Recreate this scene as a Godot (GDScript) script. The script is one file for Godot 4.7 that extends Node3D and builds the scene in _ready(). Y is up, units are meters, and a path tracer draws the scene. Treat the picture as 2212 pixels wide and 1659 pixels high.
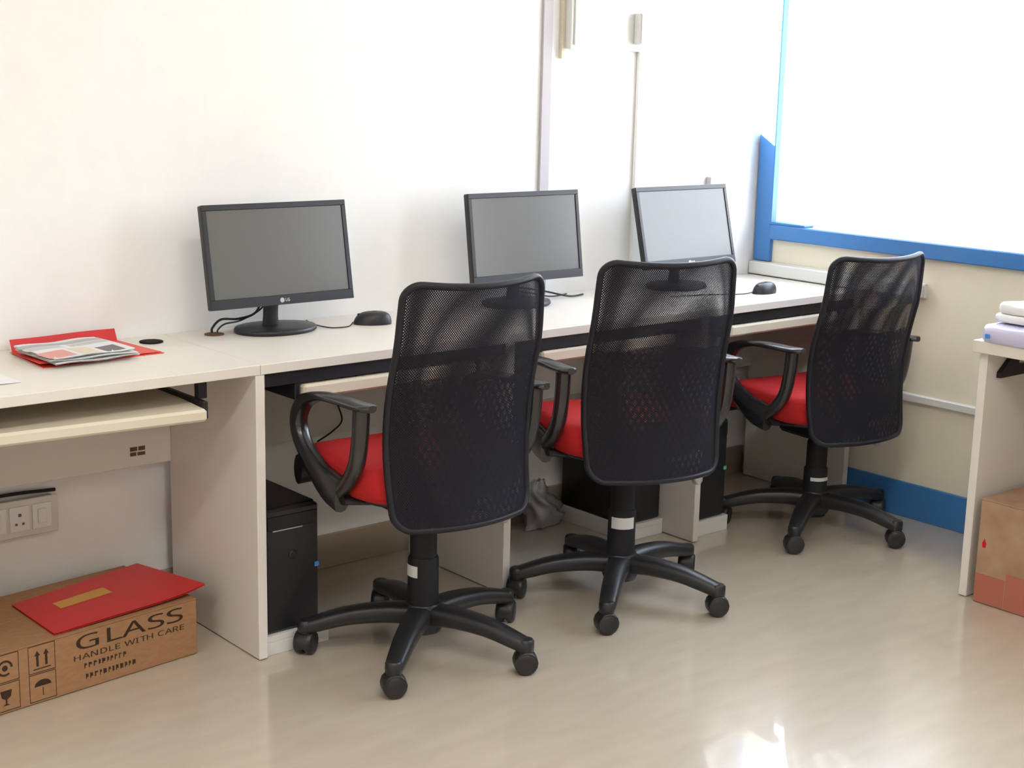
extends Node3D
# A row of white computer desks along a white wall, three mesh-back swivel chairs, a window wall at the right.
# x runs along the back wall, z points away from it into the room, desk fronts stand at z = 0, y = 0 is the floor.

const W := 0.787          # width of one desk
const XW := 2.372         # inner face of the window wall
const ZB := -0.5          # inner face of the back wall
const TOP := 0.75         # desk height

var M := {}
var taken := {}
var rng := RandomNumberGenerator.new()

# ------------------------------------------------------------------ names and tags
func numbered(called: String) -> String:
	var n: int = taken.get(called, 0)
	taken[called] = n + 1
	return called if n == 0 else "%s_%03d" % [called, n]

func tag(o: Node, label: String, category: String, group := "") -> void:
	o.set_meta("label", label)
	o.set_meta("category", category)
	if group != "":
		o.set_meta("group", group)

func thing(called: String, label: String, category: String, at := Vector3.ZERO, turn := 0.0, group := "") -> Node3D:
	var o := Node3D.new()
	o.name = numbered(called)
	add_child(o)
	o.position = at
	o.rotation.y = turn
	tag(o, label, category, group)
	return o

func put(parent: Node, called: String, mesh: Mesh, mat: Material, at := Vector3.ZERO) -> MeshInstance3D:
	var o := MeshInstance3D.new()
	o.name = called if parent != self else numbered(called)
	o.mesh = mesh
	o.material_override = mat
	o.position = at
	o.cast_shadow = GeometryInstance3D.SHADOW_CASTING_SETTING_ON
	parent.add_child(o, true)
	return o

func struct(called: String, mesh: Mesh, mat: Material, parent: Node = self) -> MeshInstance3D:
	var o := put(parent, called, mesh, mat)
	if parent == self:
		o.set_meta("kind", "structure")
	return o

# ------------------------------------------------------------------ mesh helpers
func begin() -> SurfaceTool:
	var st := SurfaceTool.new()
	st.begin(Mesh.PRIMITIVE_TRIANGLES)
	return st

func done(st: SurfaceTool) -> ArrayMesh:
	st.generate_normals()
	return st.commit()

func tri(st: SurfaceTool, a: Vector3, b: Vector3, c: Vector3) -> void:
	st.add_vertex(a)
	st.add_vertex(b)
	st.add_vertex(c)

func tri_out(st: SurfaceTool, a: Vector3, b: Vector3, c: Vector3, centre: Vector3) -> void:
	var n := (c - a).cross(b - a)
	if n.dot((a + b + c) / 3.0 - centre) < 0.0:
		tri(st, a, c, b)
	else:
		tri(st, a, b, c)

func quad_out(st: SurfaceTool, a: Vector3, b: Vector3, c: Vector3, d: Vector3, centre: Vector3) -> void:
	tri_out(st, a, b, c, centre)
	tri_out(st, a, c, d, centre)

# box between two corners with chamfered edges, optionally moved by xf
func add_box(st: SurfaceTool, lo: Vector3, hi: Vector3, ch := 0.002, xf := Transform3D()) -> void:
	st.set_smooth_group(-1)
	var mid := (lo + hi) / 2.0
	var h := (hi - lo).abs() / 2.0
	var c: float = min(ch, min(h.x, min(h.y, h.z)) * 0.49)
	var centre := xf * mid
	var P := func(sx: int, sy: int, sz: int, ax: int) -> Vector3:
		var v := Vector3(sx * h.x, sy * h.y, sz * h.z)
		if ax != 0: v.x -= sx * c
		if ax != 1: v.y -= sy * c
		if ax != 2: v.z -= sz * c
		return xf * (mid + v)
	for s in [-1, 1]:
		quad_out(st, P.call(s, -1, -1, 0), P.call(s, 1, -1, 0), P.call(s, 1, 1, 0), P.call(s, -1, 1, 0), centre)
		quad_out(st, P.call(-1, s, -1, 1), P.call(1, s, -1, 1), P.call(1, s, 1, 1), P.call(-1, s, 1, 1), centre)
		quad_out(st, P.call(-1, -1, s, 2), P.call(1, -1, s, 2), P.call(1, 1, s, 2), P.call(-1, 1, s, 2), centre)
		for t in [-1, 1]:
			quad_out(st, P.call(s, t, -1, 0), P.call(s, t, 1, 0), P.call(s, t, 1, 1), P.call(s, t, -1, 1), centre)
			quad_out(st, P.call(s, -1, t, 0), P.call(s, 1, t, 0), P.call(s, 1, t, 2), P.call(s, -1, t, 2), centre)
			quad_out(st, P.call(-1, s, t, 1), P.call(1, s, t, 1), P.call(1, s, t, 2), P.call(-1, s, t, 2), centre)
			for u in [-1, 1]:
				tri_out(st, P.call(s, t, u, 0), P.call(s, t, u, 1), P.call(s, t, u, 2), centre)

func box(lo: Vector3, hi: Vector3, ch := 0.002, xf := Transform3D()) -> ArrayMesh:
	var st := begin()
	add_box(st, lo, hi, ch, xf)
	return done(st)

# rows of points joined into a smooth surface; rows run so that the outside is on the left-hand rule of (next in row) x (next row)
func add_grid(st: SurfaceTool, rows: Array, close_row := true, flip := false) -> void:
	st.set_smooth_group(0)
	for i in rows.size() - 1:
		var a: PackedVector3Array = rows[i]
		var b: PackedVector3Array = rows[i + 1]
		var n := a.size()
		for j in (n if close_row else n - 1):
			var k := (j + 1) % n
			if flip:
				tri(st, a[j], b[k], b[j])
				tri(st, a[j], a[k], b[k])
			else:
				tri(st, a[j], b[j], b[k])
				tri(st, a[j], b[k], a[k])

func add_fan(st: SurfaceTool, row: PackedVector3Array, inside: Vector3, group := -1) -> void:
	st.set_smooth_group(group)
	var c := Vector3.ZERO
	for p in row:
		c += p
	c /= row.size()
	for j in row.size():
		tri_out(st, c, row[j], row[(j + 1) % row.size()], inside)

# sweep of an elliptic profile along a path; sizes[i] = (half width across `side`, half height)
func add_tube(st: SurfaceTool, path: PackedVector3Array, ra: PackedFloat32Array, rb: PackedFloat32Array, side := Vector3.ZERO, seg := 10, closed := false, power := 2.0) -> void:
	var rows := []
	var n := path.size()
	var prev := Vector3.ZERO
	for i in n:
		var t: Vector3
		if closed:
			t = path[(i + 1) % n] - path[(i - 1 + n) % n]
		else:
			t = path[min(i + 1, n - 1)] - path[max(i - 1, 0)]
		t = t.normalized()
		var u := side
		if u == Vector3.ZERO:
			u = prev if prev != Vector3.ZERO else (Vector3.UP if abs(t.y) < 0.9 else Vector3.RIGHT)
		u = (u - t * u.dot(t)).normalized()
		prev = u
		var v := t.cross(u)
		var row := PackedVector3Array()
		for j in seg:
			var a := TAU * j / seg
			var ca := cos(a)
			var sa := sin(a)
			var x: float = sign(ca) * pow(abs(ca), 2.0 / power)
			var y: float = sign(sa) * pow(abs(sa), 2.0 / power)
			row.append(path[i] + u * x * ra[i % ra.size()] + v * y * rb[i % rb.size()])
		rows.append(row)
	if closed:
		rows.append(rows[0])
	add_grid(st, rows, true, true)
	if not closed:
		add_fan(st, rows[0], path[1])
		add_fan(st, rows[n - 1], path[n - 2])

func tube(path: PackedVector3Array, r: float, seg := 8) -> ArrayMesh:
	var st := begin()
	add_tube(st, path, PackedFloat32Array([r]), PackedFloat32Array([r]), Vector3.ZERO, seg)
	return done(st)

func smooth(points: Array, per := 6) -> PackedVector3Array:
	var out := PackedVector3Array()
	var n := points.size()
	for i in n - 1:
		var p0: Vector3 = points[max(i - 1, 0)]
		var p1: Vector3 = points[i]
		var p2: Vector3 = points[i + 1]
		var p3: Vector3 = points[min(i + 2, n - 1)]
		for k in per:
			out.append(p1.cubic_interpolate(p2, p0, p3, float(k) / per))
	out.append(points[n - 1])
	return out

# profile = [radius, y] pairs turned round the y axis
func add_lathe(st: SurfaceTool, profile: Array, at := Vector3.ZERO, seg := 20, xf := Transform3D()) -> void:
	var rows := []
	for p in profile:
		var row := PackedVector3Array()
		for j in seg:
			var a := TAU * j / seg
			row.append(xf * (at + Vector3(cos(a) * p[0], p[1], sin(a) * p[0])))
		rows.append(row)
	add_grid(st, rows, true, false)
	var inside: Vector3 = xf * (at + Vector3(0, (profile[0][1] + profile[-1][1]) / 2.0, 0))
	if profile[0][0] > 0.0001:
		add_fan(st, rows[0], inside)
	if profile[-1][0] > 0.0001:
		add_fan(st, rows[-1], inside)

func lathe(profile: Array, seg := 20) -> ArrayMesh:
	var st := begin()
	add_lathe(st, profile, Vector3.ZERO, seg)
	return done(st)

# flat polygon in the xy plane pushed out along z
func add_prism(st: SurfaceTool, poly: PackedVector2Array, depth: float, xf := Transform3D()) -> void:
	st.set_smooth_group(-1)
	var idx := Geometry2D.triangulate_polygon(poly)
	var n := poly.size()
	for i in range(0, idx.size(), 3):
		for z in [0.0, depth]:
			var a := xf * Vector3(poly[idx[i]].x, poly[idx[i]].y, z)
			var b := xf * Vector3(poly[idx[i + 1]].x, poly[idx[i + 1]].y, z)
			var c := xf * Vector3(poly[idx[i + 2]].x, poly[idx[i + 2]].y, z)
			tri_out(st, a, b, c, (a + b + c) / 3.0 + xf.basis * Vector3(0, 0, depth / 2.0 - z))
	var cw := Geometry2D.is_polygon_clockwise(poly)
	for i in n:
		var p := poly[i]
		var q := poly[(i + 1) % n]
		var a := xf * Vector3(p.x, p.y, 0)
		var b := xf * Vector3(q.x, q.y, 0)
		var c := xf * Vector3(q.x, q.y, depth)
		var d := xf * Vector3(p.x, p.y, depth)
		var e := q - p
		var nrm := Vector3(e.y, -e.x, 0) * (-1.0 if cw else 1.0)
		quad_out(st, a, b, c, d, (a + c) / 2.0 - xf.basis * nrm)

func prism(poly: PackedVector2Array, depth: float, xf := Transform3D()) -> ArrayMesh:
	var st := begin()
	add_prism(st, poly, depth, xf)
	return done(st)

# thin sheet over a grid of points given by f(u, v), both sides and a small thickness
func sheet(f: Callable, nu: int, nv: int, thick := 0.0006, with_uv := false) -> ArrayMesh:
	var st := begin()
	st.set_smooth_group(0)
	for side in [1, 0]:
		for i in nu:
			for j in nv:
				var c := [Vector2(i, j), Vector2(i + 1, j), Vector2(i + 1, j + 1), Vector2(i, j + 1)]
				var p := []
				for q in c:
					p.append(f.call(q.x / nu, q.y / nv) + Vector3(0, thick * side, 0))
				var order := [0, 1, 2, 0, 2, 3]
				var n: Vector3 = (p[2] - p[0]).cross(p[1] - p[0])
				if (n.y < 0.0) == (side == 1):
					order = [0, 2, 1, 0, 3, 2]
				for k in order:
					if with_uv:
						st.set_uv(Vector2(c[k].x / nu, 1.0 - c[k].y / nv))
					st.add_vertex(p[k])
	st.set_smooth_group(-1)
	var rim := []
	for i in nu: rim.append(Vector2(float(i) / nu, 0))
	for j in nv: rim.append(Vector2(1, float(j) / nv))
	for i in nu: rim.append(Vector2(1.0 - float(i) / nu, 1))
	for j in nv: rim.append(Vector2(0, 1.0 - float(j) / nv))
	for k in rim.size():
		var q: Vector2 = rim[k]
		var r: Vector2 = rim[(k + 1) % rim.size()]
		var a: Vector3 = f.call(q.x, q.y)
		var b: Vector3 = f.call(r.x, r.y)
		var mid: Vector3 = f.call(0.5, 0.5)
		if with_uv:
			st.set_uv(Vector2(q.x, 1.0 - q.y))
		quad_out(st, a, b, b + Vector3(0, thick, 0), a + Vector3(0, thick, 0), mid)
	return done(st)

# ------------------------------------------------------------------ materials
func mat(albedo: Color, rough := 0.6, spec := 0.5, metal := 0.0) -> StandardMaterial3D:
	var m := StandardMaterial3D.new()
	m.albedo_color = albedo
	m.roughness = rough
	m.metallic_specular = spec
	m.metallic = metal
	return m

func noise_image(size: int, freq: float, octaves: int, sd: int, lo: Color, hi: Color, stretch := 1) -> ImageTexture:
	var n := FastNoiseLite.new()
	n.seed = sd
	n.frequency = freq
	n.fractal_octaves = octaves
	n.noise_type = FastNoiseLite.TYPE_SIMPLEX_SMOOTH
	var g := n.get_seamless_image(size, size)
	var im := Image.create(size, size, false, Image.FORMAT_RGB8)
	for y in size:
		for x in size:
			im.set_pixel(x, y, lo.lerp(hi, g.get_pixel(x, (y * stretch) % size).r))
	return ImageTexture.create_from_image(im)

func grained(m: StandardMaterial3D, tex: Texture2D, scale: Vector3) -> StandardMaterial3D:
	m.albedo_texture = tex
	m.uv1_triplanar = true
	m.uv1_world_triplanar = true
	m.uv1_scale = scale
	return m

func make_materials() -> void:
	var fine := noise_image(256, 0.03, 4, 3, Color(0.993, 0.993, 0.993), Color(1, 1, 1))
	M.wall = grained(mat(Color(0.96, 0.955, 0.945), 0.75, 0.3), fine, Vector3(1.1, 1.1, 1.1))
	M.cream_wall = grained(mat(Color(0.92, 0.89, 0.81), 0.7, 0.3), fine, Vector3(1.1, 1.1, 1.1))
	M.ceiling = mat(Color(0.93, 0.93, 0.92), 0.9, 0.2)
	M.floor = mat(Color(0.79, 0.745, 0.68), 0.27, 0.6)
	var veins := noise_image(512, 0.012, 5, 11, Color(0.96, 0.955, 0.945), Color(1, 1, 1), 4)
	grained(M.floor, veins, Vector3(0.55, 0.55, 0.55))
	M.floor.clearcoat_enabled = true
	M.floor.clearcoat = 0.9
	M.floor.clearcoat_roughness = 0.04
	M.skirting_tile = grained(mat(Color(0.66, 0.60, 0.53), 0.4, 0.5), veins, Vector3(0.8, 0.8, 0.8))
	M.blue = mat(Color(0.25, 0.48, 0.73), 0.42, 0.5)
	M.laminate = mat(Color(0.885, 0.86, 0.82), 0.38, 0.45)
	M.panel = mat(Color(0.90, 0.875, 0.845), 0.5, 0.4)
	M.edge = mat(Color(0.86, 0.82, 0.74), 0.5, 0.4)
	M.black_steel = mat(Color(0.075, 0.073, 0.10), 0.5, 0.5)
	M.black = mat(Color(0.125, 0.125, 0.135), 0.40, 0.5)
	M.black_matte = mat(Color(0.11, 0.11, 0.125), 0.65, 0.4)
	M.thread = mat(Color(0.115, 0.112, 0.145), 0.7, 0.35)
	M.frame = mat(Color(0.105, 0.102, 0.135), 0.5, 0.4)
	M.arm = mat(Color(0.13, 0.132, 0.14), 0.24, 0.6)
	M.tower = mat(Color(0.055, 0.055, 0.065), 0.4, 0.5)
	M.bezel = mat(Color(0.125, 0.125, 0.145), 0.42, 0.5)
	M.screen = mat(Color(0.40, 0.395, 0.385), 0.24, 0.5)
	M.red_fabric = grained(mat(Color(0.76, 0.17, 0.175), 0.85, 0.3), noise_image(256, 0.12, 3, 5, Color(0.86, 0.86, 0.86), Color(1, 1, 1)), Vector3(6, 6, 6))
	M.chrome = mat(Color(0.75, 0.75, 0.78), 0.25, 0.6, 0.9)
	M.white = mat(Color(0.90, 0.90, 0.89), 0.5, 0.5)
	M.white_plastic = mat(Color(0.88, 0.88, 0.87), 0.35, 0.5)
	M.grey_casing = mat(Color(0.75, 0.735, 0.75), 0.6, 0.4)
	M.socket = mat(Color(0.83, 0.82, 0.78), 0.4, 0.5)
	M.dark_hole = mat(Color(0.03, 0.03, 0.03), 0.7, 0.3)
	M.pin = mat(Color(0.42, 0.40, 0.38), 0.7, 0.3)
	M.brown = mat(Color(0.42, 0.29, 0.20), 0.6, 0.4)
	M.cable = mat(Color(0.06, 0.06, 0.07), 0.5, 0.5)
	M.card = grained(mat(Color(0.67, 0.51, 0.37), 0.8, 0.25), noise_image(256, 0.04, 4, 21, Color(0.90, 0.90, 0.90), Color(1, 1, 1), 3), Vector3(2.5, 2.5, 2.5))
	M.card_red = grained(mat(Color(0.72, 0.60, 0.50), 0.8, 0.25), noise_image(256, 0.02, 3, 22, Color(0.90, 0.86, 0.84), Color(1, 1, 1)), Vector3(2, 2, 2))
	M.print = mat(Color(0.26, 0.20, 0.17), 0.85, 0.2)
	M.red_print = mat(Color(0.71, 0.44, 0.37), 0.8, 0.2)
	M.red_mark = mat(Color(0.78, 0.16, 0.20), 0.8, 0.2)
	M.folder = mat(Color(0.87, 0.27, 0.21), 0.42, 0.5)
	M.folder_deep = mat(Color(0.80, 0.16, 0.17), 0.42, 0.5)
	M.tape = mat(Color(0.80, 0.60, 0.30), 0.55, 0.4)
	M.paper = mat(Color(0.90, 0.90, 0.895), 0.8, 0.2)
	M.lavender = mat(Color(0.80, 0.79, 0.90), 0.35, 0.5)
	M.sticker = mat(Color(0.86, 0.86, 0.85), 0.4, 0.5)
	M.led_blue = mat(Color(0.25, 0.55, 0.85), 0.4, 0.5)
	M.led_green = mat(Color(0.35, 0.75, 0.50), 0.4, 0.5)
	M.silver = mat(Color(0.72, 0.72, 0.74), 0.3, 0.6, 0.6)
	M.glass = StandardMaterial3D.new()
	M.glass.transparency = BaseMaterial3D.TRANSPARENCY_ALPHA
	M.glass.albedo_color = Color(0.97, 0.99, 1.0, 0.06)
	M.glass.roughness = 0.03
	M.bag = mat(Color(0.62, 0.62, 0.62), 0.3, 0.6)
	M.lamp = StandardMaterial3D.new()
	M.lamp.albedo_color = Color(0.95, 0.95, 0.95)
	M.lamp.emission_enabled = true
	M.lamp.emission = Color(1.0, 0.97, 0.92)
	M.lamp.emission_energy_multiplier = 2.0

# ------------------------------------------------------------------ chair
# side profile and plan of the backrest: u from -1 to 1 across, v from 0 at the bottom to 1 at the top
func back_at(u: float, v: float, layer := 0.0) -> Vector3:
	var half: float = 0.190 + 0.013 * sin(PI * clampf(v * 0.9 + 0.05, 0, 1)) + 0.001 * v
	var y := 0.392 + 0.588 * v - 0.012 * (1.0 - u * u) * v * v
	var z: float = 0.225 - 0.03 * sin(PI * clampf(v * 1.35, 0, 1)) + 0.034 * v * v - 0.052 * u * u
	var swell: float = (1.0 - u * u * u * u) * (0.55 + 0.45 * sin(PI * clampf(v, 0, 1)))
	return Vector3(u * half, y, z + layer * swell)

func back_inside(u: float, v: float) -> bool:
	if u < -1.0 or u > 1.0 or v < 0.0 or v > 1.0:
		return false
	var ru := 0.21
	var rv := 0.07
	var dx: float = max(0.0, abs(u) - (1.0 - ru)) / ru
	var dy: float = max(0.0, abs(v - 0.5) - (0.5 - rv)) / rv
	return dx * dx + dy * dy <= 1.0

func add_threads(st: SurfaceTool, layer: float, angle: float, pitch: float, wide: float, top := 1.0) -> void:
	var d := Vector2(cos(angle), sin(angle))
	var n := Vector2(-d.y, d.x)
	var size := Vector2(0.20, 0.588)
	var reach := 0.37
	var k := -int(reach / pitch)
	st.set_smooth_group(0)
	while k * pitch < reach:
		var prev_l := Vector3.ZERO
		var prev_r := Vector3.ZERO
		var had := false
		var steps := 96
		for s in steps + 1:
			var t := -reach + 2.0 * reach * s / steps
			var c := n * (k * pitch) + d * t
			var u := c.x / size.x
			var v := c.y / size.y + 0.5
			if v <= top and back_inside(u, v):
				var e := n * (wide / 2.0)
				var l := back_at((c.x - e.x) / size.x, (c.y - e.y) / size.y + 0.5, layer)
				var r := back_at((c.x + e.x) / size.x, (c.y + e.y) / size.y + 0.5, layer)
				if had:
					tri(st, prev_l, prev_r, r)
					tri(st, prev_l, r, l)
				prev_l = l
				prev_r = r
				had = true
			else:
				had = false
		k += 1

func back_rim() -> PackedVector3Array:
	var out := PackedVector3Array()
	var ru := 0.21
	var rv := 0.07
	for corner in [[1, 1], [-1, 1], [-1, 0], [1, 0]]:
		for k in 9:
			var a: float = PI / 2.0 * k / 8.0
			var c := cos(a)
			var s := sin(a)
			var u: float
			var v: float
			if corner == [1, 1]: u = 1 - ru + ru * c; v = 1 - rv + rv * s
			elif corner == [-1, 1]: u = -(1 - ru) - ru * s; v = 1 - rv + rv * c
			elif corner == [-1, 0]: u = -(1 - ru) - ru * c; v = rv - rv * s
			else: u = 1 - ru + ru * s; v = rv - rv * c
			out.append(back_at(u, v))
		var nxt: Array = {[1, 1]: [0, 1], [-1, 1]: [-1, 2], [-1, 0]: [0, 0], [1, 0]: [1, 2]}[corner]
		for k in range(1, 12):
			var f := k / 12.0
			if nxt[1] == 1: out.append(back_at(lerpf(1 - ru, -(1 - ru), f), 1))
			elif nxt[1] == 0: out.append(back_at(lerpf(-(1 - ru), 1 - ru, f), 0))
			elif nxt[0] == -1: out.append(back_at(-1, lerpf(1 - rv, rv, f)))
			else: out.append(back_at(1, lerpf(rv, 1 - rv, f)))
	return out

func seat_ring(scale: float, y: float, crown := 0.0) -> PackedVector3Array:
	var row := PackedVector3Array()
	for j in 48:
		var a := TAU * j / 48
		var x: float = sign(cos(a)) * pow(abs(cos(a)), 0.5) * 0.238 * scale
		var z: float = sign(sin(a)) * pow(abs(sin(a)), 0.5) * 0.220 * scale
		var droop: float = 0.035 * pow(max(0.0, (-z - 0.10) / 0.132), 2.0)
		row.append(Vector3(x, y - droop + 0.006 * (x / 0.238) * (x / 0.238), z - 0.055))
	return row

var chair_mesh := {}

func make_chair_meshes() -> void:
	var st := begin()
	var rows := []
	for p in [[0.02, 0.437], [0.90, 0.437], [0.965, 0.443], [0.995, 0.460], [1.0, 0.49], [0.99, 0.506], [0.96, 0.518], [0.90, 0.525], [0.75, 0.529], [0.45, 0.527], [0.02, 0.525]]:
		rows.append(seat_ring(p[0], p[1]))
	add_grid(st, rows, true, false)
	chair_mesh.seat = done(st)
	st = begin()
	rows = []
	for p in [[0.02, 0.415], [0.70, 0.417], [0.83, 0.425], [0.86, 0.4365], [0.02, 0.4365]]:
		rows.append(seat_ring(p[0], p[1]))
	add_grid(st, rows, true, false)
	chair_mesh.shell = done(st)
	# black front lip of the shell
	st = begin()
	var lip := PackedVector3Array()
	for k in 13:
		var f := k / 12.0 * 2.0 - 1.0
		lip.append(Vector3(f * 0.205, 0.440, -0.290 + 0.012 * f * f))
	add_tube(st, lip, PackedFloat32Array([0.040]), PackedFloat32Array([0.018]), Vector3.UP, 12)
	chair_mesh.lip = done(st)
	# backrest
	st = begin()
	add_tube(st, back_rim(), PackedFloat32Array([0.0095]), PackedFloat32Array([0.0085]), Vector3(0, 0, 1), 10, true)
	chair_mesh.rim = done(st)
	st = begin()
	for layer in [-0.004, 0.014]:
		add_threads(st, layer, deg_to_rad(52), 0.0043, 0.0020)
		add_threads(st, layer, deg_to_rad(-52), 0.0043, 0.0020)
	chair_mesh.net = done(st)
	# denser lining over the lower half
	st = begin()
	add_threads(st, 0.006, deg_to_rad(38), 0.0046, 0.0027, 0.60)
	add_threads(st, 0.006, deg_to_rad(-38), 0.0046, 0.0027, 0.60)
	chair_mesh.lining = done(st)
	# bracket from the seat up to the lower back
	st = begin()
	add_tube(st, smooth([Vector3(0, 0.405, 0.02), Vector3(0, 0.40, 0.10), Vector3(0, 0.41, 0.165), Vector3(0, 0.46, 0.182), Vector3(0, 0.54, 0.170)]), PackedFloat32Array([0.035]), PackedFloat32Array([0.009]), Vector3.RIGHT, 12)
	chair_mesh.bracket = done(st)
	# armrest loop (right side; x is set by the node)
	st = begin()
	var loop := smooth([Vector3(0, 0.690, 0.165), Vector3(0, 0.686, 0.10), Vector3(0, 0.684, 0.02), Vector3(0, 0.676, -0.07), Vector3(0, 0.650, -0.15), Vector3(0, 0.600, -0.186), Vector3(0, 0.550, -0.170), Vector3(0, 0.502, -0.112), Vector3(0, 0.468, -0.045), Vector3(0, 0.452, 0.03)])
	var ra := PackedFloat32Array()
	var rb := PackedFloat32Array()
	for i in loop.size():
		var f := float(i) / (loop.size() - 1)
		var t := clampf((f - 0.30) / 0.2, 0, 1)
		ra.append(lerpf(0.027, 0.020, t) * clampf(0.35 + f * 14.0, 0, 1))
		rb.append(lerpf(0.0085, 0.0215, t) * (1.0 + 1.0 * clampf((f - 0.72) / 0.2, 0, 1)))
	add_tube(st, loop, ra, rb, Vector3.RIGHT, 12, false, 3.0)
	var post := smooth([Vector3(0, 0.685, 0.118), Vector3(0, 0.62, 0.113), Vector3(0, 0.55, 0.098), Vector3(0, 0.50, 0.064), Vector3(0, 0.462, 0.02)])
	add_tube(st, post, PackedFloat32Array([0.019]), PackedFloat32Array([0.017]), Vector3.RIGHT, 12, false, 3.0)
	chair_mesh.arm = done(st)
	st = begin()
	add_tube(st, PackedVector3Array([Vector3(0, 0.440, 0.0), Vector3(-0.10, 0.425, 0.0)]), PackedFloat32Array([0.045]), PackedFloat32Array([0.010]), Vector3(0, 0, 1), 12, false, 4.0)
	chair_mesh.arm_plate = done(st)
	st = begin()
	add_box(st, Vector3(-0.08, 0.365, -0.11), Vector3(0.08, 0.424, 0.11), 0.012)
	chair_mesh.mechanism = done(st)
	st = begin()
	add_lathe(st, [[0.026, 0.30], [0.026, 0.40]])
	add_lathe(st, [[0.034, 0.24], [0.034, 0.335], [0.031, 0.342]])
	add_lathe(st, [[0.040, 0.09], [0.039, 0.246], [0.036, 0.252]])
	chair_mesh.column = done(st)
	st = begin()
	var band := []
	for y in [-0.015, 0.015]:
		var row := PackedVector3Array()
		for k in 9:
			var a := deg_to_rad(-50.0 + 100.0 * k / 8.0)
			row.append(Vector3(sin(a) * 0.0407, y, cos(a) * 0.0407))
		band.append(row)
	add_grid(st, band, false, true)
	chair_mesh.sticker = done(st)
	st = begin()
	add_lathe(st, [[0.046, 0.055], [0.052, 0.07], [0.052, 0.115], [0.044, 0.13]])
	chair_mesh.hub = done(st)
	# one arm of the five-star base along +x
	st = begin()
	var path := smooth([Vector3(0.03, 0.100, 0), Vector3(0.10, 0.104, 0), Vector3(0.19, 0.097, 0), Vector3(0.27, 0.078, 0), Vector3(0.30, 0.070, 0)], 4)
	var wa := PackedFloat32Array()
	var wb := PackedFloat32Array()
	for i in path.size():
		var f := float(i) / (path.size() - 1)
		wa.append(lerpf(0.034, 0.021, f))
		wb.append(lerpf(0.027, 0.016, f))
	add_tube(st, path, wa, wb, Vector3(0, 0, 1), 12, false, 3.2)
	add_lathe(st, [[0.019, 0.056], [0.021, 0.06], [0.021, 0.084], [0.017, 0.089]], Vector3(0.295, 0, 0), 14)
	chair_mesh.leg = done(st)
	# caster: hood and two wheels rolling about x
	st = begin()
	var side_up := Transform3D(Basis(Vector3(0, 0, 1), PI / 2.0), Vector3.ZERO)
	var hood := PackedVector3Array()
	for k in 9:
		var a := deg_to_rad(-25.0 + 230.0 * k / 8.0)
		hood.append(Vector3(0, 0.031 + sin(a) * 0.026, cos(a) * 0.026))
	add_tube(st, hood, PackedFloat32Array([0.024]), PackedFloat32Array([0.0045]), Vector3.RIGHT, 10, false, 3.0)
	add_lathe(st, [[0.007, 0.030], [0.007, 0.062]], Vector3.ZERO, 10)
	chair_mesh.hood = done(st)
	st = begin()
	add_lathe(st, [[0.012, -0.011], [0.024, -0.011], [0.029, -0.006], [0.029, 0.006], [0.024, 0.011], [0.012, 0.011]], Vector3.ZERO, 20, side_up)
	chair_mesh.wheel = done(st)
	st = begin()
	add_tube(st, PackedVector3Array([Vector3(0.05, 0.385, 0.06), Vector3(0.13, 0.37, 0.065), Vector3(0.19, 0.345, 0.07)]), PackedFloat32Array([0.006]), PackedFloat32Array([0.006]), Vector3.UP, 8)
	chair_mesh.lever = done(st)
	st = begin()
	add_lathe(st, [[0.004, -0.016], [0.011, -0.013], [0.016, -0.004], [0.016, 0.005], [0.011, 0.013], [0.004, 0.016]], Vector3(0.195, 0.338, 0.07), 16)
	chair_mesh.knob = done(st)

func make_chair(at: Vector3, face: float, base_angle: float, drop: float, sticker_turn: float, sticker_size: Vector3, label: String) -> Node3D:
	var c := thing("office_chair", label, "office chair", at, -face, "mesh-back swivel chairs at the desks")
	var up := Vector3(0, -drop, 0)
	put(c, "seat", chair_mesh.seat, M.red_fabric, up).set_meta("label", "red fabric seat cushion")
	put(c, "seat_shell", chair_mesh.shell, M.black, up)
	put(c, "seat_lip", chair_mesh.lip, M.black, up)
	var f := put(c, "backrest_frame", chair_mesh.rim, M.frame, up)
	put(f, "mesh_panel", chair_mesh.net, M.thread)
	put(f, "mesh_lining", chair_mesh.lining, M.thread)
	put(c, "back_bracket", chair_mesh.bracket, M.black, up)
	for s in [-1, 1]:
		var a := put(c, "armrest", chair_mesh.arm, M.arm, up + Vector3(s * 0.250, 0, 0))
		var pl := put(a, "arm_plate", chair_mesh.arm_plate, M.black)
		if s < 0:
			pl.rotation.y = PI
	put(c, "tilt_mechanism", chair_mesh.mechanism, M.black_matte, up)
	var col := put(c, "gas_column", chair_mesh.column, M.black_matte, up * 0.9)
	var tg := put(col, "sticker", chair_mesh.sticker, M.sticker)
	tg.position.y = 0.218
	tg.rotation.y = sticker_turn + face
	tg.scale = sticker_size
	tg.set_meta("label", "white sticker round the column")
	var lv := put(c, "height_lever", chair_mesh.lever, M.black, up)
	put(lv, "lever_knob", chair_mesh.knob, M.silver).set_meta("label", "grey knob at the end of the lever")
	put(c, "base_hub", chair_mesh.hub, M.black)
	for k in 5:
		var a := deg_to_rad(base_angle - 72.0 * k) - face
		var leg := put(c, "base_leg", chair_mesh.leg, M.black)
		leg.rotation.y = -a
		var ca := put(c, "caster", chair_mesh.hood, M.black, Vector3(cos(a) * 0.295, 0, sin(a) * 0.295))
		ca.rotation.y = -a + [0.5, -0.9, 2.2, 1.1, -0.4][k]
		for s in [-1, 1]:
			put(ca, "wheel", chair_mesh.wheel, M.black, Vector3(s * 0.0135, 0.029, 0))
	return c

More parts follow.
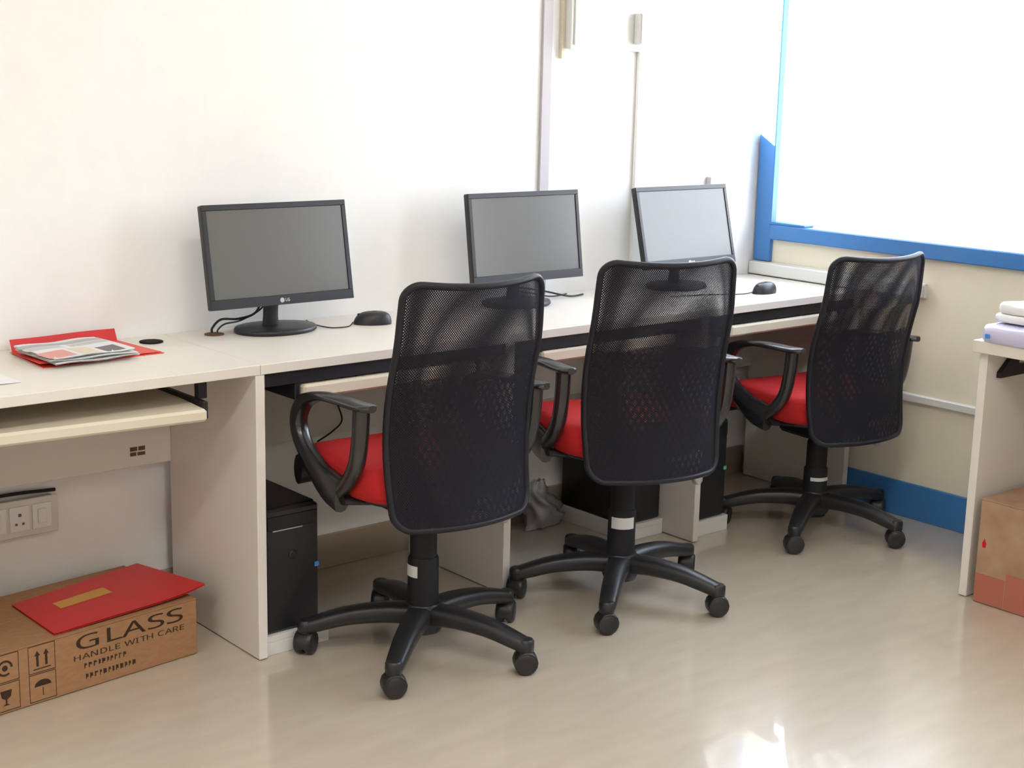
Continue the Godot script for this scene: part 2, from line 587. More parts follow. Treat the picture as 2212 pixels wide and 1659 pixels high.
# ------------------------------------------------------------------ desks
func desk(k: int, label: String, tray_z: float, tray_turn: float, panels: Array, apron: bool, tray_x := 0.0, tray_y := 0.668) -> Node3D:
	var x0 := k * W
	var x1: float = min((k + 1) * W, XW - 0.012)
	var d := thing("computer_desk", label, "desk", Vector3(x0, 0, 0), 0.0, "white computer desks along the back wall")
	var w := x1 - x0
	put(d, "desk_top", box(Vector3(0.0006, 0.725, ZB + 0.002), Vector3(w - 0.0006, TOP, 0), 0.0015), M.laminate)
	for px in panels:
		put(d, "side_panel", box(Vector3(px - 0.0125, 0.002, -0.455), Vector3(px + 0.0125, 0.7249, -0.002), 0.002), M.panel)
	put(d, "modesty_panel", box(Vector3(0.0127, 0.418, -0.462), Vector3(w - 0.0127, 0.7248, -0.446), 0.001), M.panel)
	# keyboard tray on black slides
	var t := put(d, "keyboard_tray", box(Vector3(-0.272, -0.0175, -0.33), Vector3(0.272, 0.0175 if apron else 0.012, 0), 0.006), M.edge, Vector3(w / 2.0 + tray_x, tray_y, tray_z))
	t.rotation.y = tray_turn
	for s in [-1, 1]:
		var sl := put(d, "tray_slide", box(Vector3(-0.007, 0.648, -0.38), Vector3(0.007, 0.690, -0.012), 0.002), M.black_steel, Vector3(w / 2.0 + tray_x + s * 0.284, tray_y - 0.668, tray_z))
		put(sl, "hanger", box(Vector3(min(0.0, 0.022 * s), 0.690, -0.066), Vector3(max(0.0, 0.022 * s), 0.7247 - tray_y + 0.668, -0.044), 0.001), M.black_steel)
		put(sl, "hanger", box(Vector3(min(0.0, 0.022 * s), 0.690, -0.36), Vector3(max(0.0, 0.022 * s), 0.7247 - tray_y + 0.668, -0.30), 0.001), M.black_steel)
	if apron:
		put(d, "drawer_frame", box(Vector3(0.0127, 0.690, -0.040), Vector3(w - 0.0127, 0.7247, -0.012), 0.001), M.black_steel).set_meta("label", "black steel rail under the desk top")
	return d

func keyboard(at: Vector3, label: String) -> void:
	var t := thing("keyboard", label, "keyboard", at, 0.0, "black keyboards on the pull-out trays")
	put(t, "case", box(Vector3(-0.225, 0.0, -0.155), Vector3(0.225, 0.020, 0.0), 0.005), M.black)
	var key := box(Vector3(-0.008, 0, -0.008), Vector3(0.008, 0.007, 0.008), 0.002)
	var st := begin()
	for r in 6:
		for c in 21:
			add_box(st, Vector3(-0.008, 0.0202, -0.008), Vector3(0.008, 0.027, 0.008), 0.002, Transform3D(Basis(), Vector3(-0.205 + c * 0.0205, 0, -0.142 + r * 0.0245)))
	var ks := put(t, "keys", done(st), M.black_matte)
	ks.set_meta("kind", "stuff")

func tower(at: Vector3, label: String, led: Material, d: float, led_x: float) -> void:
	var t := thing("computer_tower", label, "computer tower", at, 0.0, "black tower computers under the desks")
	var w := 0.156
	put(t, "case", box(Vector3(0, 0, -d), Vector3(w, 0.325, -0.022), 0.003), M.tower)
	put(t, "front_bezel", box(Vector3(0.001, 0.002, -0.0218), Vector3(w - 0.001, 0.323, 0), 0.006), M.black)
	put(t, "disc_drive", box(Vector3(0.006, 0.272, 0.0002), Vector3(w - 0.008, 0.306, 0.003), 0.001), M.tower)
	put(t, "drive_trim", box(Vector3(0.02, 0.268, 0.0002), Vector3(w - 0.05, 0.271, 0.0035), 0.0005), M.silver)
	put(t, "power_button", lathe([[0.011, 0.0], [0.011, 0.003], [0.008, 0.004]], 16), M.bezel, Vector3(w * 0.5, 0.20, 0)).rotation.x = PI / 2.0
	put(t, "indicator", box(Vector3(led_x - 0.006, 0.155, 0.0002), Vector3(led_x + 0.006, 0.167, 0.004), 0.001), led)

func tower_stand(at: Vector3, w: float, d: float, label: String) -> void:
	var t := thing("tower_stand", label, "stand", at, 0.0, "low white stands under the tower computers")
	put(t, "top_board", box(Vector3(0, 0.034, -d), Vector3(w, 0.050, 0), 0.001), M.white)
	put(t, "front_board", box(Vector3(0, 0.0, -0.016), Vector3(w, 0.0338, 0), 0.001), M.white)
	for x in [0.0, w - 0.016]:
		put(t, "side_board", box(Vector3(x, 0.0, -d), Vector3(x + 0.016, 0.0338, -0.0162), 0.001), M.white)

func monitor(at: Vector3, tilt: float, turn: float, label: String) -> void:
	# at = the point on the desk below the middle of the screen's lower edge
	var t := thing("monitor", label, "monitor", at, turn, "flat monitors on the desks")
	var xf := Transform3D(Basis(Vector3.RIGHT, -tilt), Vector3(0, 0.085, 0))
	var head := put(t, "housing", box(Vector3(-0.2165, 0.0, -0.020), Vector3(0.2165, 0.268, 0), 0.003, xf), M.bezel)
	put(head, "screen", box(Vector3(-0.2035, 0.026, 0.0002), Vector3(0.2035, 0.253, 0.0012), 0.0003, xf), M.screen).set_meta("label", "grey switched-off screen")
	for r in [[-0.2165, 0.2165, 0.0, 0.0255], [-0.2165, 0.2165, 0.2535, 0.268], [-0.2165, -0.204, 0.0257, 0.2533], [0.204, 0.2165, 0.0257, 0.2533]]:
		put(head, "bezel", box(Vector3(r[0], r[2], 0.0002), Vector3(r[1], r[3], 0.004), 0.001, xf), M.bezel)
	var st := begin()
	add_lathe(st, [[0.0065, 0.0], [0.0065, 0.0006]], Vector3.ZERO, 16, xf * Transform3D(Basis(Vector3.RIGHT, PI / 2.0), Vector3(-0.009, 0.012, 0.0041)))
	var lg := put(head, "badge", done(st), M.silver)
	lg.set_meta("label", "small silver maker's mark on the lower bezel")
	var tm := TextMesh.new()
	var fo := SystemFont.new()
	fo.font_names = PackedStringArray(["Droid Sans"])
	fo.font_weight = 700
	tm.font = fo
	tm.text = "LG"
	tm.font_size = 32
	tm.pixel_size = 0.00036
	tm.depth = 0.0006
	var let := put(head, "badge_lettering", tm, M.silver)
	let.transform = xf * Transform3D(Basis(), Vector3(0.007, 0.012, 0.0046))
	put(t, "rear_cover", box(Vector3(-0.13, 0.03, -0.045), Vector3(0.13, 0.21, -0.0205), 0.01, xf), M.bezel)
	st = begin()
	add_tube(st, smooth([Vector3(0.006, 0.012, -0.085), Vector3(0.006, 0.06, -0.083), Vector3(0.002, 0.11, -0.070), Vector3(0, 0.14, -0.064)]), PackedFloat32Array([0.026, 0.025, 0.024, 0.023, 0.022, 0.022, 0.022, 0.022]), PackedFloat32Array([0.009]), Vector3.RIGHT, 12, false, 3.0)
	put(t, "neck", done(st), M.black)
	st = begin()
	var rows := []
	for p in [[0.96, 0.0], [1.0, 0.004], [1.0, 0.009], [0.97, 0.014], [0.55, 0.018], [0.02, 0.019]]:
		var row := PackedVector3Array()
		for j in 40:
			var a := TAU * j / 40
			row.append(Vector3(0.022 + cos(a) * 0.118 * p[0], p[1], -0.085 + sin(a) * 0.088 * p[0]))
		rows.append(row)
	add_grid(st, rows, true, false)
	add_fan(st, rows[0], Vector3(0.022, 0.01, -0.085))
	put(t, "base", done(st), M.black)

func mouse(at: Vector3, turn: float, label: String, cord: Array) -> void:
	var t := thing("computer_mouse", label, "computer mouse", at, turn, "black mice on the desks")
	var st := begin()
	var rows := []
	for i in 9:
		var f := i / 8.0
		var row := PackedVector3Array()
		for j in 28:
			var a := TAU * j / 28
			var sc: float = cos(f * PI / 2.0 * 0.98)
			var x := cos(a) * 0.031 * pow(sc, 0.55)
			var z := sin(a) * 0.054 * pow(sc, 0.55)
			var hump := 0.036 + 0.10 * (z * 0.12)
			row.append(Vector3(x, sin(f * PI / 2.0) * hump, z + 0.006 * f))
		rows.append(row)
	add_grid(st, rows, true, false)
	add_fan(st, rows[0], Vector3(0, 0.01, 0))
	put(t, "shell", done(st), M.bezel)
	put(t, "wheel", box(Vector3(-0.004, 0.020, -0.042), Vector3(0.004, 0.030, -0.026), 0.002), M.black_matte)
	if cord.size() > 1:
		var pts := []
		for p in cord:
			pts.append(t.transform.affine_inverse() * (p as Vector3))
		put(t, "cord", tube(smooth(pts), 0.0017, 6), M.cable)

func cable(called: String, pts: Array, r: float, label: String) -> void:
	tag(put(self, called, tube(smooth(pts), r, 7), M.cable), label, "cable")

# ------------------------------------------------------------------ the scene
func _ready() -> void:
	rng.seed = 7
	# camera
	var cam := Camera3D.new()
	cam.name = "camera"
	cam.fov = 29.725
	cam.near = 0.05
	cam.far = 400.0
	cam.position = Vector3(-1.73866, 1.43469, 2.95944)
	cam.rotation = Vector3(-0.20897, -0.70688, 0.02362)
	add_child(cam)
	cam.current = true
	# sky, exposure
	var we := WorldEnvironment.new()
	we.name = "environment"
	var env := Environment.new()
	env.background_mode = Environment.BG_SKY
	var sky := Sky.new()
	var sm := ProceduralSkyMaterial.new()
	sm.sky_top_color = Color(0.86, 0.92, 1.0)
	sm.sky_horizon_color = Color(1.0, 1.0, 1.0)
	sm.ground_horizon_color = Color(1.0, 1.0, 0.99)
	sm.ground_bottom_color = Color(0.93, 0.92, 0.90)
	sm.sun_angle_max = 1.0
	sky.sky_material = sm
	env.sky = sky
	env.background_energy_multiplier = 11.0
	env.tonemap_mode = Environment.TONE_MAPPER_LINEAR
	env.tonemap_exposure = 1.05
	env.sdfgi_enabled = true
	env.ssao_enabled = true
	env.ssil_enabled = true
	we.environment = env
	add_child(we)
	# sun that slants in through the small window of the back wall on to the blue post
	var sun := DirectionalLight3D.new()
	sun.name = "sun"
	sun.light_color = Color(1.0, 0.97, 0.9)
	sun.light_energy = 30.0
	sun.light_angular_distance = 3.0
	sun.shadow_enabled = true
	add_child(sun)
	sun.look_at_from_position(Vector3(0, 5, 0), Vector3(0, 5, 0) + Vector3(0.70, -0.35, 0.62))
	make_materials()
	build_shell()
	build_lamps()
	build_desks()
	build_chairs()
	build_monitors()
	build_left_things()
	build_right_desk()
	build_wall_fittings()

const Z1 := 5.6      # wall behind the camera
const X0 := -4.2     # far left wall
const H := 2.85      # ceiling

func build_shell() -> void:
	struct("floor", box(Vector3(X0 - 0.2, -0.12, ZB - 0.22), Vector3(XW + 0.2, 0, Z1 + 0.2), 0.0), M.floor)
	struct("ceiling", box(Vector3(X0 - 0.2, H, ZB - 0.22), Vector3(XW + 0.2, H + 0.15, Z1 + 0.2), 0.0), M.ceiling)
	struct("wall_left", box(Vector3(X0 - 0.2, 0, ZB), Vector3(X0, H, Z1), 0.0), M.wall)
	struct("wall_front", box(Vector3(X0 - 0.2, 0, Z1), Vector3(XW + 0.2, H, Z1 + 0.2), 0.0), M.wall)
	# back wall with the small window near the corner
	var st := begin()
	add_box(st, Vector3(X0 - 0.2, 0, ZB - 0.2), Vector3(1.80, H, ZB), 0.0)
	add_box(st, Vector3(1.80, 0, ZB - 0.2), Vector3(XW + 0.2, 1.262, ZB), 0.0)
	add_box(st, Vector3(1.80, 2.25, ZB - 0.2), Vector3(XW + 0.2, H, ZB), 0.0)
	add_box(st, Vector3(2.36, 1.262, ZB - 0.2), Vector3(XW + 0.2, 2.25, ZB - 0.12), 0.0)
	struct("wall_back", done(st), M.wall)
	# right wall with two wide windows
	st = begin()
	var y0 := 0.90
	var y1 := 2.25
	add_box(st, Vector3(XW, 0, ZB), Vector3(XW + 0.2, y0, Z1), 0.0)
	add_box(st, Vector3(XW, y1, ZB), Vector3(XW + 0.2, H, Z1), 0.0)
	add_box(st, Vector3(XW, y0, ZB), Vector3(XW + 0.2, y1, -0.42), 0.0)
	add_box(st, Vector3(XW, y0, 1.0), Vector3(XW + 0.2, y1, 1.5), 0.0)
	add_box(st, Vector3(XW, y0, 2.6), Vector3(XW + 0.2, y1, Z1), 0.0)
	struct("wall_right", done(st), M.cream_wall)
	# skirtings
	struct("baseboard_right", box(Vector3(XW - 0.012, 0, -0.48), Vector3(XW, 0.12, Z1), 0.002), M.blue)
	struct("baseboard_back", box(Vector3(X0, 0, ZB), Vector3(XW - 0.013, 0.102, ZB + 0.012), 0.002), M.skirting_tile)
	# window in the right wall
	var w := Node3D.new()
	w.name = "window_1"
	w.set_meta("kind", "structure")
	w.set_meta("label", "wide bright window in blue painted frame beside the desks")
	w.set_meta("category", "window")
	add_child(w)
	put(w, "corner_post", box(Vector3(XW - 0.018, 0.802, -0.492), Vector3(XW + 0.014, H - 0.3, -0.418), 0.003), M.blue)
	put(w, "bottom_rail", box(Vector3(XW - 0.026, 0.884, -0.4175), Vector3(XW + 0.10, 0.938, 1.03), 0.004), M.blue)
	put(w, "sash_lip", box(Vector3(XW - 0.024, 0.9382, -0.4175), Vector3(XW + 0.03, 0.947, -0.262), 0.002), M.blue)
	put(w, "top_rail", box(Vector3(XW - 0.02, 2.20, -0.4175), Vector3(XW + 0.10, 2.26, 1.03), 0.004), M.blue)
	put(w, "end_post", box(Vector3(XW - 0.02, 0.9385, 0.96), Vector3(XW + 0.10, 2.20, 1.03), 0.004), M.blue)
	put(w, "glass_pane", box(Vector3(XW + 0.12, 0.90, -0.42), Vector3(XW + 0.124, 2.25, 1.0), 0.0), M.glass)
	var w3 := Node3D.new()
	w3.name = "window_3"
	w3.set_meta("kind", "structure")
	add_child(w3)
	for r in [[0.884, 0.938, 1.47, 2.63], [2.20, 2.26, 1.47, 2.63], [0.9385, 2.1995, 1.47, 1.53], [0.9385, 2.1995, 2.57, 2.63]]:
		put(w3, "frame_bar", box(Vector3(XW - 0.02, r[0], r[2]), Vector3(XW + 0.10, r[1], r[3]), 0.004), M.blue)
	put(w3, "glass_pane", box(Vector3(XW + 0.12, 0.90, 1.5), Vector3(XW + 0.124, 2.25, 2.6), 0.0), M.glass)
	# small window in the back wall: white reveal, blue stile at the corner
	var w2 := Node3D.new()
	w2.name = "window_2"
	w2.set_meta("kind", "structure")
	add_child(w2)
	put(w2, "glass_pane", box(Vector3(1.80, 1.262, ZB - 0.15), Vector3(2.36, 2.25, ZB - 0.146), 0.0), M.glass)

func build_lamps() -> void:
	var which := ["white ceiling light above the middle of the floor", "white ceiling light near the front wall", "white ceiling light near the left wall"]
	for p in [Vector3(-0.6, H - 0.06, 2.0), Vector3(-0.6, H - 0.06, 4.0), Vector3(-2.8, H - 0.06, 2.0)]:
		var t := thing("ceiling_light", which.pop_front(), "ceiling light", p, 0.0, "ceiling lights above the room")
		put(t, "housing", box(Vector3(-0.62, 0.012, -0.16), Vector3(0.62, 0.06, 0.16), 0.004), M.white)
		put(t, "diffuser", box(Vector3(-0.60, 0.0, -0.14), Vector3(0.60, 0.0118, 0.14), 0.002), M.lamp)
		var l := AreaLight3D.new()
		l.name = "lamp_light"
		l.area_size = Vector2(1.2, 0.28)
		l.light_color = Color(1.0, 0.98, 0.95)
		l.light_energy = 2.7
		l.area_range = 12.0
		l.shadow_enabled = true
		t.add_child(l)
		l.position = Vector3(0, -0.004, 0)
		l.rotation.x = -PI / 2.0

func build_desks() -> void:
	desk(-1, "white computer desk with red folder and newspapers on its top", 0.004, deg_to_rad(-4.5), [0.0], false, -0.034, 0.655)
	desk(0, "white computer desk with the side panel against a cardboard carton", 0.0, 0.0, [0.0], true)
	desk(1, "white computer desk between the other desks with tower at its right", -0.010, 0.0, [0.0], true)
	desk(2, "white computer desk in the corner beside the blue window frame", -0.004, 0.0, [0.0, W - 0.025], true)
	keyboard(Vector3(0.5 * W - 0.01, 0.6857, -0.060), "black keyboard on the tray of the desk next to the carton")
	keyboard(Vector3(1.5 * W, 0.6857, -0.070), "black keyboard on the tray between the two inner chairs")
	keyboard(Vector3(2.5 * W, 0.6857, -0.064), "black keyboard on the tray of the corner desk")
	tower_stand(Vector3(0.0145, 0, -0.016), 0.186, 0.42, "low white stand against the side panel next to the carton")
	tower(Vector3(0.022, 0.0502, -0.026), "black tower computer with blue light next to the carton's side panel", M.led_blue, 0.38, 0.148)
	tower_stand(Vector3(1.392, 0, -0.135), 0.167, 0.32, "low white stand set back at the left of a side panel")
	tower(Vector3(1.400, 0.0502, -0.145), "black tower computer set back behind the middle chair", M.led_green, 0.305, 0.02)
	tower_stand(Vector3(1.589, 0, -0.036), 0.173, 0.40, "low white stand of the corner desk")
	tower(Vector3(1.594, 0.0502, -0.042), "black tower computer with green light under the corner desk", M.led_green, 0.38, 0.146)

func build_chairs() -> void:
	make_chair_meshes()
	make_chair(Vector3(0.357, 0, 0.178), deg_to_rad(4.0), 140.0, 0.0, deg_to_rad(-108), Vector3.ONE, "black mesh-back swivel chair with red seat next to the carton's desk")
	make_chair(Vector3(1.040, 0, 0.196), deg_to_rad(17.5), 141.0, -0.006, deg_to_rad(-40), Vector3(1, 1.1, 1), "black mesh-back swivel chair with red seat, middle one of the row")
	make_chair(Vector3(2.010, 0, 0.117), deg_to_rad(8.0), 153.0, 0.05, deg_to_rad(-25), Vector3(1, 0.4, 1), "black mesh-back swivel chair with red seat by the window wall")

func build_monitors() -> void:
	monitor(Vector3(0.252, TOP, -0.300), deg_to_rad(10), 0.0, "black flat monitor on the desk nearest the red folder")
	monitor(Vector3(1.106, TOP, -0.300), deg_to_rad(8), 0.0, "black flat monitor in front of the grey wall casing")
	monitor(Vector3(1.818, TOP, -0.300), deg_to_rad(14), 0.0, "black flat monitor with pale glare on the corner desk")
	mouse(Vector3(0.556, TOP, -0.335), deg_to_rad(62), "black mouse with cord beside the monitor nearest the folder", [Vector3(0.502, 0.757, -0.352), Vector3(0.47, 0.7525, -0.325), Vector3(0.43, 0.7525, -0.325), Vector3(0.412, 0.7525, -0.345), Vector3(0.408, 0.7525, -0.40), Vector3(0.425, 0.7525, -0.47)])
	mouse(Vector3(2.005, TOP, -0.14), deg_to_rad(95), "black mouse with cord on the corner desk beside the window wall", [Vector3(1.952, 0.757, -0.143), Vector3(1.92, 0.7525, -0.15), Vector3(1.86, 0.7525, -0.17), Vector3(1.80, 0.7525, -0.20), Vector3(1.66, 0.7525, -0.24)])
	# cables from the first monitor into the desk grommet
	cable("monitor_cable", [Vector3(0.103, 0.7555, -0.423), Vector3(0.106, 0.768, -0.425), Vector3(0.135, 0.787, -0.43), Vector3(0.19, 0.783, -0.437), Vector3(0.235, 0.80, -0.42), Vector3(0.25, 0.86, -0.40)], 0.0033, "thick black monitor cable rising from the brown grommet")
	cable("monitor_cable", [Vector3(0.116, 0.7550, -0.418), Vector3(0.120, 0.763, -0.42), Vector3(0.15, 0.772, -0.438), Vector3(0.21, 0.775, -0.455), Vector3(0.262, 0.81, -0.43), Vector3(0.27, 0.87, -0.405)], 0.0024, "thin black monitor cable rising from the brown grommet")
	cable("monitor_cable", [Vector3(1.13, 0.86, -0.395), Vector3(1.14, 0.80, -0.43), Vector3(1.20, 0.79, -0.44), Vector3(1.28, 0.775, -0.42), Vector3(1.36, 0.757, -0.40), Vector3(1.44, 0.754, -0.42)], 0.003, "black monitor cable lying between the two far monitors")
	cable("monitor_cable", [Vector3(1.15, 0.86, -0.395), Vector3(1.17, 0.79, -0.45), Vector3(1.24, 0.770, -0.43), Vector3(1.31, 0.756, -0.43), Vector3(1.40, 0.754, -0.455)], 0.0024, "thin black cable beside the cable between the far monitors")
	# grommets
	tag(put(self, "cable_grommet", lathe([[0.026, 0.0], [0.026, 0.0025], [0.020, 0.003]], 24), M.brown, Vector3(0.108, TOP + 0.0002, -0.420)), "brown round cable grommet beside the monitor base", "grommet")
	tag(put(self, "cable_grommet", lathe([[0.030, 0.0], [0.030, 0.003], [0.022, 0.0035]], 24), M.dark_hole, Vector3(-0.079, TOP + 0.0002, -0.408)), "black round cable grommet beside the red folder", "grommet")

func build_left_things() -> void:
	# red folder lying open on the first desk
	var f := thing("red_folder", "open red plastic folder under newspapers on the white desk", "folder", Vector3(-0.28, TOP, -0.35))
	var o := f.position
	var A := Vector3(-0.435, 0.752, -0.238) - o
	var B := Vector3(-0.120, 0.752, -0.256) - o
	var C := Vector3(-0.142, 0.752, -0.462) - o
	var D := Vector3(-0.425, 0.752, -0.445) - o
	put(f, "lower_cover", sheet(func(u, v): return (A.lerp(B, u)).lerp(D.lerp(C, u), v) + Vector3(0, -0.0017, 0), 6, 6, 0.0014), M.folder)
	put(f, "inner_sheet", sheet(func(u, v): return (A.lerp(B, u)).lerp(D.lerp(C, u), v) + Vector3(-0.004, 0.0006 + 0.007 * (1.0 - u) * (1.0 - v), -0.008), 6, 6, 0.0010), M.folder)
	put(f, "back_flap", sheet(func(u, v): return D.lerp(C, u) + Vector3(0.004 * sin(u * 5.0), 0.001 + v * 0.028, -0.004 - v * 0.014 + 0.004 * sin(u * 7.0)), 12, 4, 0.0012), M.folder_deep)
	# newspapers on the folder: folded sections one on the other
	var hues := [Color(0.88, 0.88, 0.88), Color(0.90, 0.90, 0.895), Color(0.87, 0.87, 0.875)]
	for k in 3:
		var y := 0.7585 + k * 0.0062
		var n := thing("newspaper", ["folded newspaper lying lowest on the red folder", "folded newspaper in the middle of the pile on the red folder", "folded newspaper with colour pictures, topmost on the red folder"][k], "newspaper", Vector3(-0.314 - 0.004 * k, y, -0.315 - 0.004 * k), deg_to_rad([3.0, 1.0, 4.5][k]))
		var m := mat(hues[k], 0.85, 0.2)
		var w: float = [0.107, 0.110, 0.105][k]
		for j in 2:
			put(n, "sheet", sheet(func(u, v): return Vector3((u - 0.5) * 2.0 * w, j * 0.0028 + 0.0016 * sin(u * 9.0 + k * 2.0 + v * 3.0) + 0.0016, (0.5 - v) * 0.20 + 0.004 * j), 10, 6, 0.0007), m)
		if k == 2:
			for q in [[-0.112, 0.022, 0.07, 0.095, Color(0.85, 0.64, 0.60)], [-0.028, 0.010, 0.052, 0.095, Color(0.86, 0.80, 0.72)], [0.036, 0.030, 0.086, 0.093, Color(0.50, 0.48, 0.49)], [-0.115, -0.075, 0.10, -0.045, Color(0.70, 0.70, 0.70)], [-0.115, -0.040, -0.02, -0.010, Color(0.78, 0.77, 0.77)], [0.0, -0.040, 0.10, -0.012, Color(0.76, 0.75, 0.75)]]:
				var x0: float = q[0]
				var z0: float = q[1]
				var x1: float = q[0] + q[2] if q[2] < 0.08 and q[0] < 0.0 and q[1] > 0 else q[2]
				var z1: float = q[3]
				put(n, "printed_picture", sheet(func(u, v): var x := lerpf(x0, x1, u); var z := lerpf(z1, z0, v); return Vector3(x, 0.0028 + 0.0016 * sin((x / (2.0 * w) + 0.5) * 9.0 + 4.0 + (0.5 - (z - 0.004) / 0.20) * 3.0) + 0.0016 + 0.0008, z), 8, 4, 0.0002), mat(q[4], 0.8, 0.2))
	# white leaflet at the near edge
	var lf := thing("leaflet", "white printed leaflet lying left of the newspapers", "leaflet", Vector3(-0.615, TOP + 0.0004, -0.24), deg_to_rad(2.0))
	put(lf, "sheet", sheet(func(u, v): return Vector3((u - 0.5) * 0.15, 0.001 * sin(u * 4.0) + 0.001, (0.5 - v) * 0.25), 6, 8, 0.0006), M.paper)
	var ink := mat(Color(0.45, 0.45, 0.48), 0.8, 0.2)
	for r in [[-0.05, 0.048, 0.055, 0.0035], [-0.03, 0.025, 0.040, 0.006], [-0.05, -0.02, 0.03, 0.004], [-0.06, 0.085, 0.035, 0.004]]:
		put(lf, "printed_line", box(Vector3(r[0], 0.0028, r[1]), Vector3(r[2], 0.0031, r[1] + r[3]), 0.0), ink)
	# cardboard carton under the first desk
	var L := 0.62
	var hgt := 0.147
	var dep := 0.335
	var c := thing("cardboard_carton", "brown cardboard carton printed GLASS on the floor under the first desk", "carton", Vector3(-0.110, 0, -0.137), 0.1085)
	put(c, "body", box(Vector3(-L, 0.001, -dep), Vector3(0, hgt - 0.003, 0), 0.003), M.card)
	put(c, "top_flap", box(Vector3(-L, hgt - 0.0028, -dep * 0.497), Vector3(0, hgt, 0), 0.001), M.card)
	put(c, "top_flap", box(Vector3(-L, hgt - 0.0028, -dep), Vector3(0, hgt, -dep * 0.503), 0.001), M.card)
	var fo := SystemFont.new()
	fo.font_names = PackedStringArray(["Droid Sans"])
	fo.font_weight = 500
	for r in [["GLASS", -0.186, 0.118, 0.0026], ["HANDLE WITH CARE", -0.190, 0.083, 0.00105]]:
		var tm := TextMesh.new()
		tm.font = fo
		tm.text = r[0]
		tm.font_size = 24
		tm.pixel_size = r[3]
		tm.depth = 0.0003
		var o2 := put(c, "printed_lettering", tm, M.print, Vector3(r[1], r[2], 0.0003))
		o2.scale = Vector3(1.72, 0.80, 1.0) if r[0] == "GLASS" else Vector3(1.35, 0.75, 1.0)
	# two lines of small print that cannot be read
	for r in [[-0.315, -0.205, 0.052], [-0.312, -0.185, 0.025]]:
		var st := begin()
		var x: float = r[0]
		while x < r[1]:
			var wd := rng.randf_range(0.006, 0.011)
			add_box(st, Vector3(x, r[2], 0.0001), Vector3(x + wd * 0.28, r[2] + 0.013, 0.0004), 0.0)
			add_box(st, Vector3(x, r[2] + rng.randf_range(0.0, 0.01), 0.0001), Vector3(x + wd * 0.8, r[2] + 0.012, 0.00038), 0.0)
			x += wd + 0.003
		put(c, "printed_line", done(st), M.print)
	# four framed handling signs
	for q in [[-0.545, 0.076, 0], [-0.455, 0.076, 1], [-0.545, 0.007, 2], [-0.455, 0.007, 3]]:
		var st := begin()
		var x: float = q[0]
		var y: float = q[1]
		var sz := 0.067
		for b in [[0, 0, sz, 0.0018], [0, sz - 0.0018, sz, sz], [0, 0, 0.0014, sz], [sz - 0.0014, 0, sz, sz]]:
			add_box(st, Vector3(x + b[0], y + b[1], 0.0001), Vector3(x + b[2], y + b[3], 0.0004), 0.0)
		var xf := Transform3D(Basis(), Vector3(x + sz / 2.0, y + sz / 2.0, 0.0001))
		match q[2]:
			0:
				var ring := PackedVector2Array()
				for k in 21: ring.append(Vector2.from_angle(TAU * 0.85 * k / 20) * 0.019)
				for k in 21: ring.append(Vector2.from_angle(TAU * 0.85 * (20 - k) / 20) * 0.014)
				add_prism(st, ring, 0.0003, xf)
				var dot := PackedVector2Array()
				for k in 14: dot.append(Vector2.from_angle(TAU * k / 14) * 0.007)
				add_prism(st, dot, 0.0003, xf)
			1:
				for s in [-0.011, 0.011]:
					add_prism(st, PackedVector2Array([Vector2(s - 0.003, -0.018), Vector2(s + 0.003, -0.018), Vector2(s + 0.003, 0.008), Vector2(s + 0.007, 0.008), Vector2(s, 0.02), Vector2(s - 0.007, 0.008), Vector2(s - 0.003, 0.008)]), 0.0003, xf)
				add_box(st, Vector3(x + 0.012, y + 0.008, 0.0001), Vector3(x + sz - 0.012, y + 0.0105, 0.0004), 0.0)
			2:
				add_prism(st, PackedVector2Array([Vector2(-0.014, 0.016), Vector2(-0.011, 0.0), Vector2(-0.002, -0.006), Vector2(-0.002, -0.016), Vector2(-0.009, -0.020), Vector2(0.009, -0.020), Vector2(0.002, -0.016), Vector2(0.002, -0.006), Vector2(0.011, 0.0), Vector2(0.014, 0.016)]), 0.0003, xf)
			3:
				var um := PackedVector2Array()
				for k in 13: um.append(Vector2.from_angle(PI * k / 12) * 0.021 * Vector2(1, 0.72) + Vector2(0, 0.002))
				add_prism(st, um, 0.0003, xf)
				add_box(st, Vector3(x + sz / 2.0 - 0.001, y + 0.012, 0.0001), Vector3(x + sz / 2.0 + 0.001, y + 0.032, 0.0004), 0.0)
		put(c, "handling_sign", done(st), M.print)
	# red folder on the carton
	var g := thing("red_folder", "glossy red folder with ochre tape strip lying on the cardboard carton", "folder", Vector3(-0.30, hgt, -0.27))
	var oo := g.position
	var FL := Vector3(-0.490, 0.1485, -0.109) - oo
	var FR := Vector3(-0.076, 0.151, -0.156) - oo
	var BR := Vector3(-0.120, 0.150, -0.445) - oo
	var BL := Vector3(-0.495, 0.1485, -0.348) - oo
	var cover := func(u: float, v: float, lift: float) -> Vector3:
		var p: Vector3 = FL.lerp(FR, u).lerp(BL.lerp(BR, u), v)
		p.y += lift + 0.017 * pow(u, 6.0) * (1.0 - v) + 0.003 * sin(u * PI) * (1.0 - v)
		return p
	put(g, "lower_cover", sheet(func(u, v): return cover.call(u, v, 0.0), 14, 8, 0.0012), M.folder_deep)
	put(g, "upper_cover", sheet(func(u, v): return cover.call(u, v, 0.0035), 14, 8, 0.0012), M.folder_deep)
	var fl := put(g, "tape_strip", sheet(func(u, v): return cover.call(lerpf(0.20, 0.57, u) , lerpf(0.52, 0.70, v), 0.0052), 8, 3, 0.0004), M.tape)
	fl.set_meta("label", "ochre tape strip stuck on the folder")

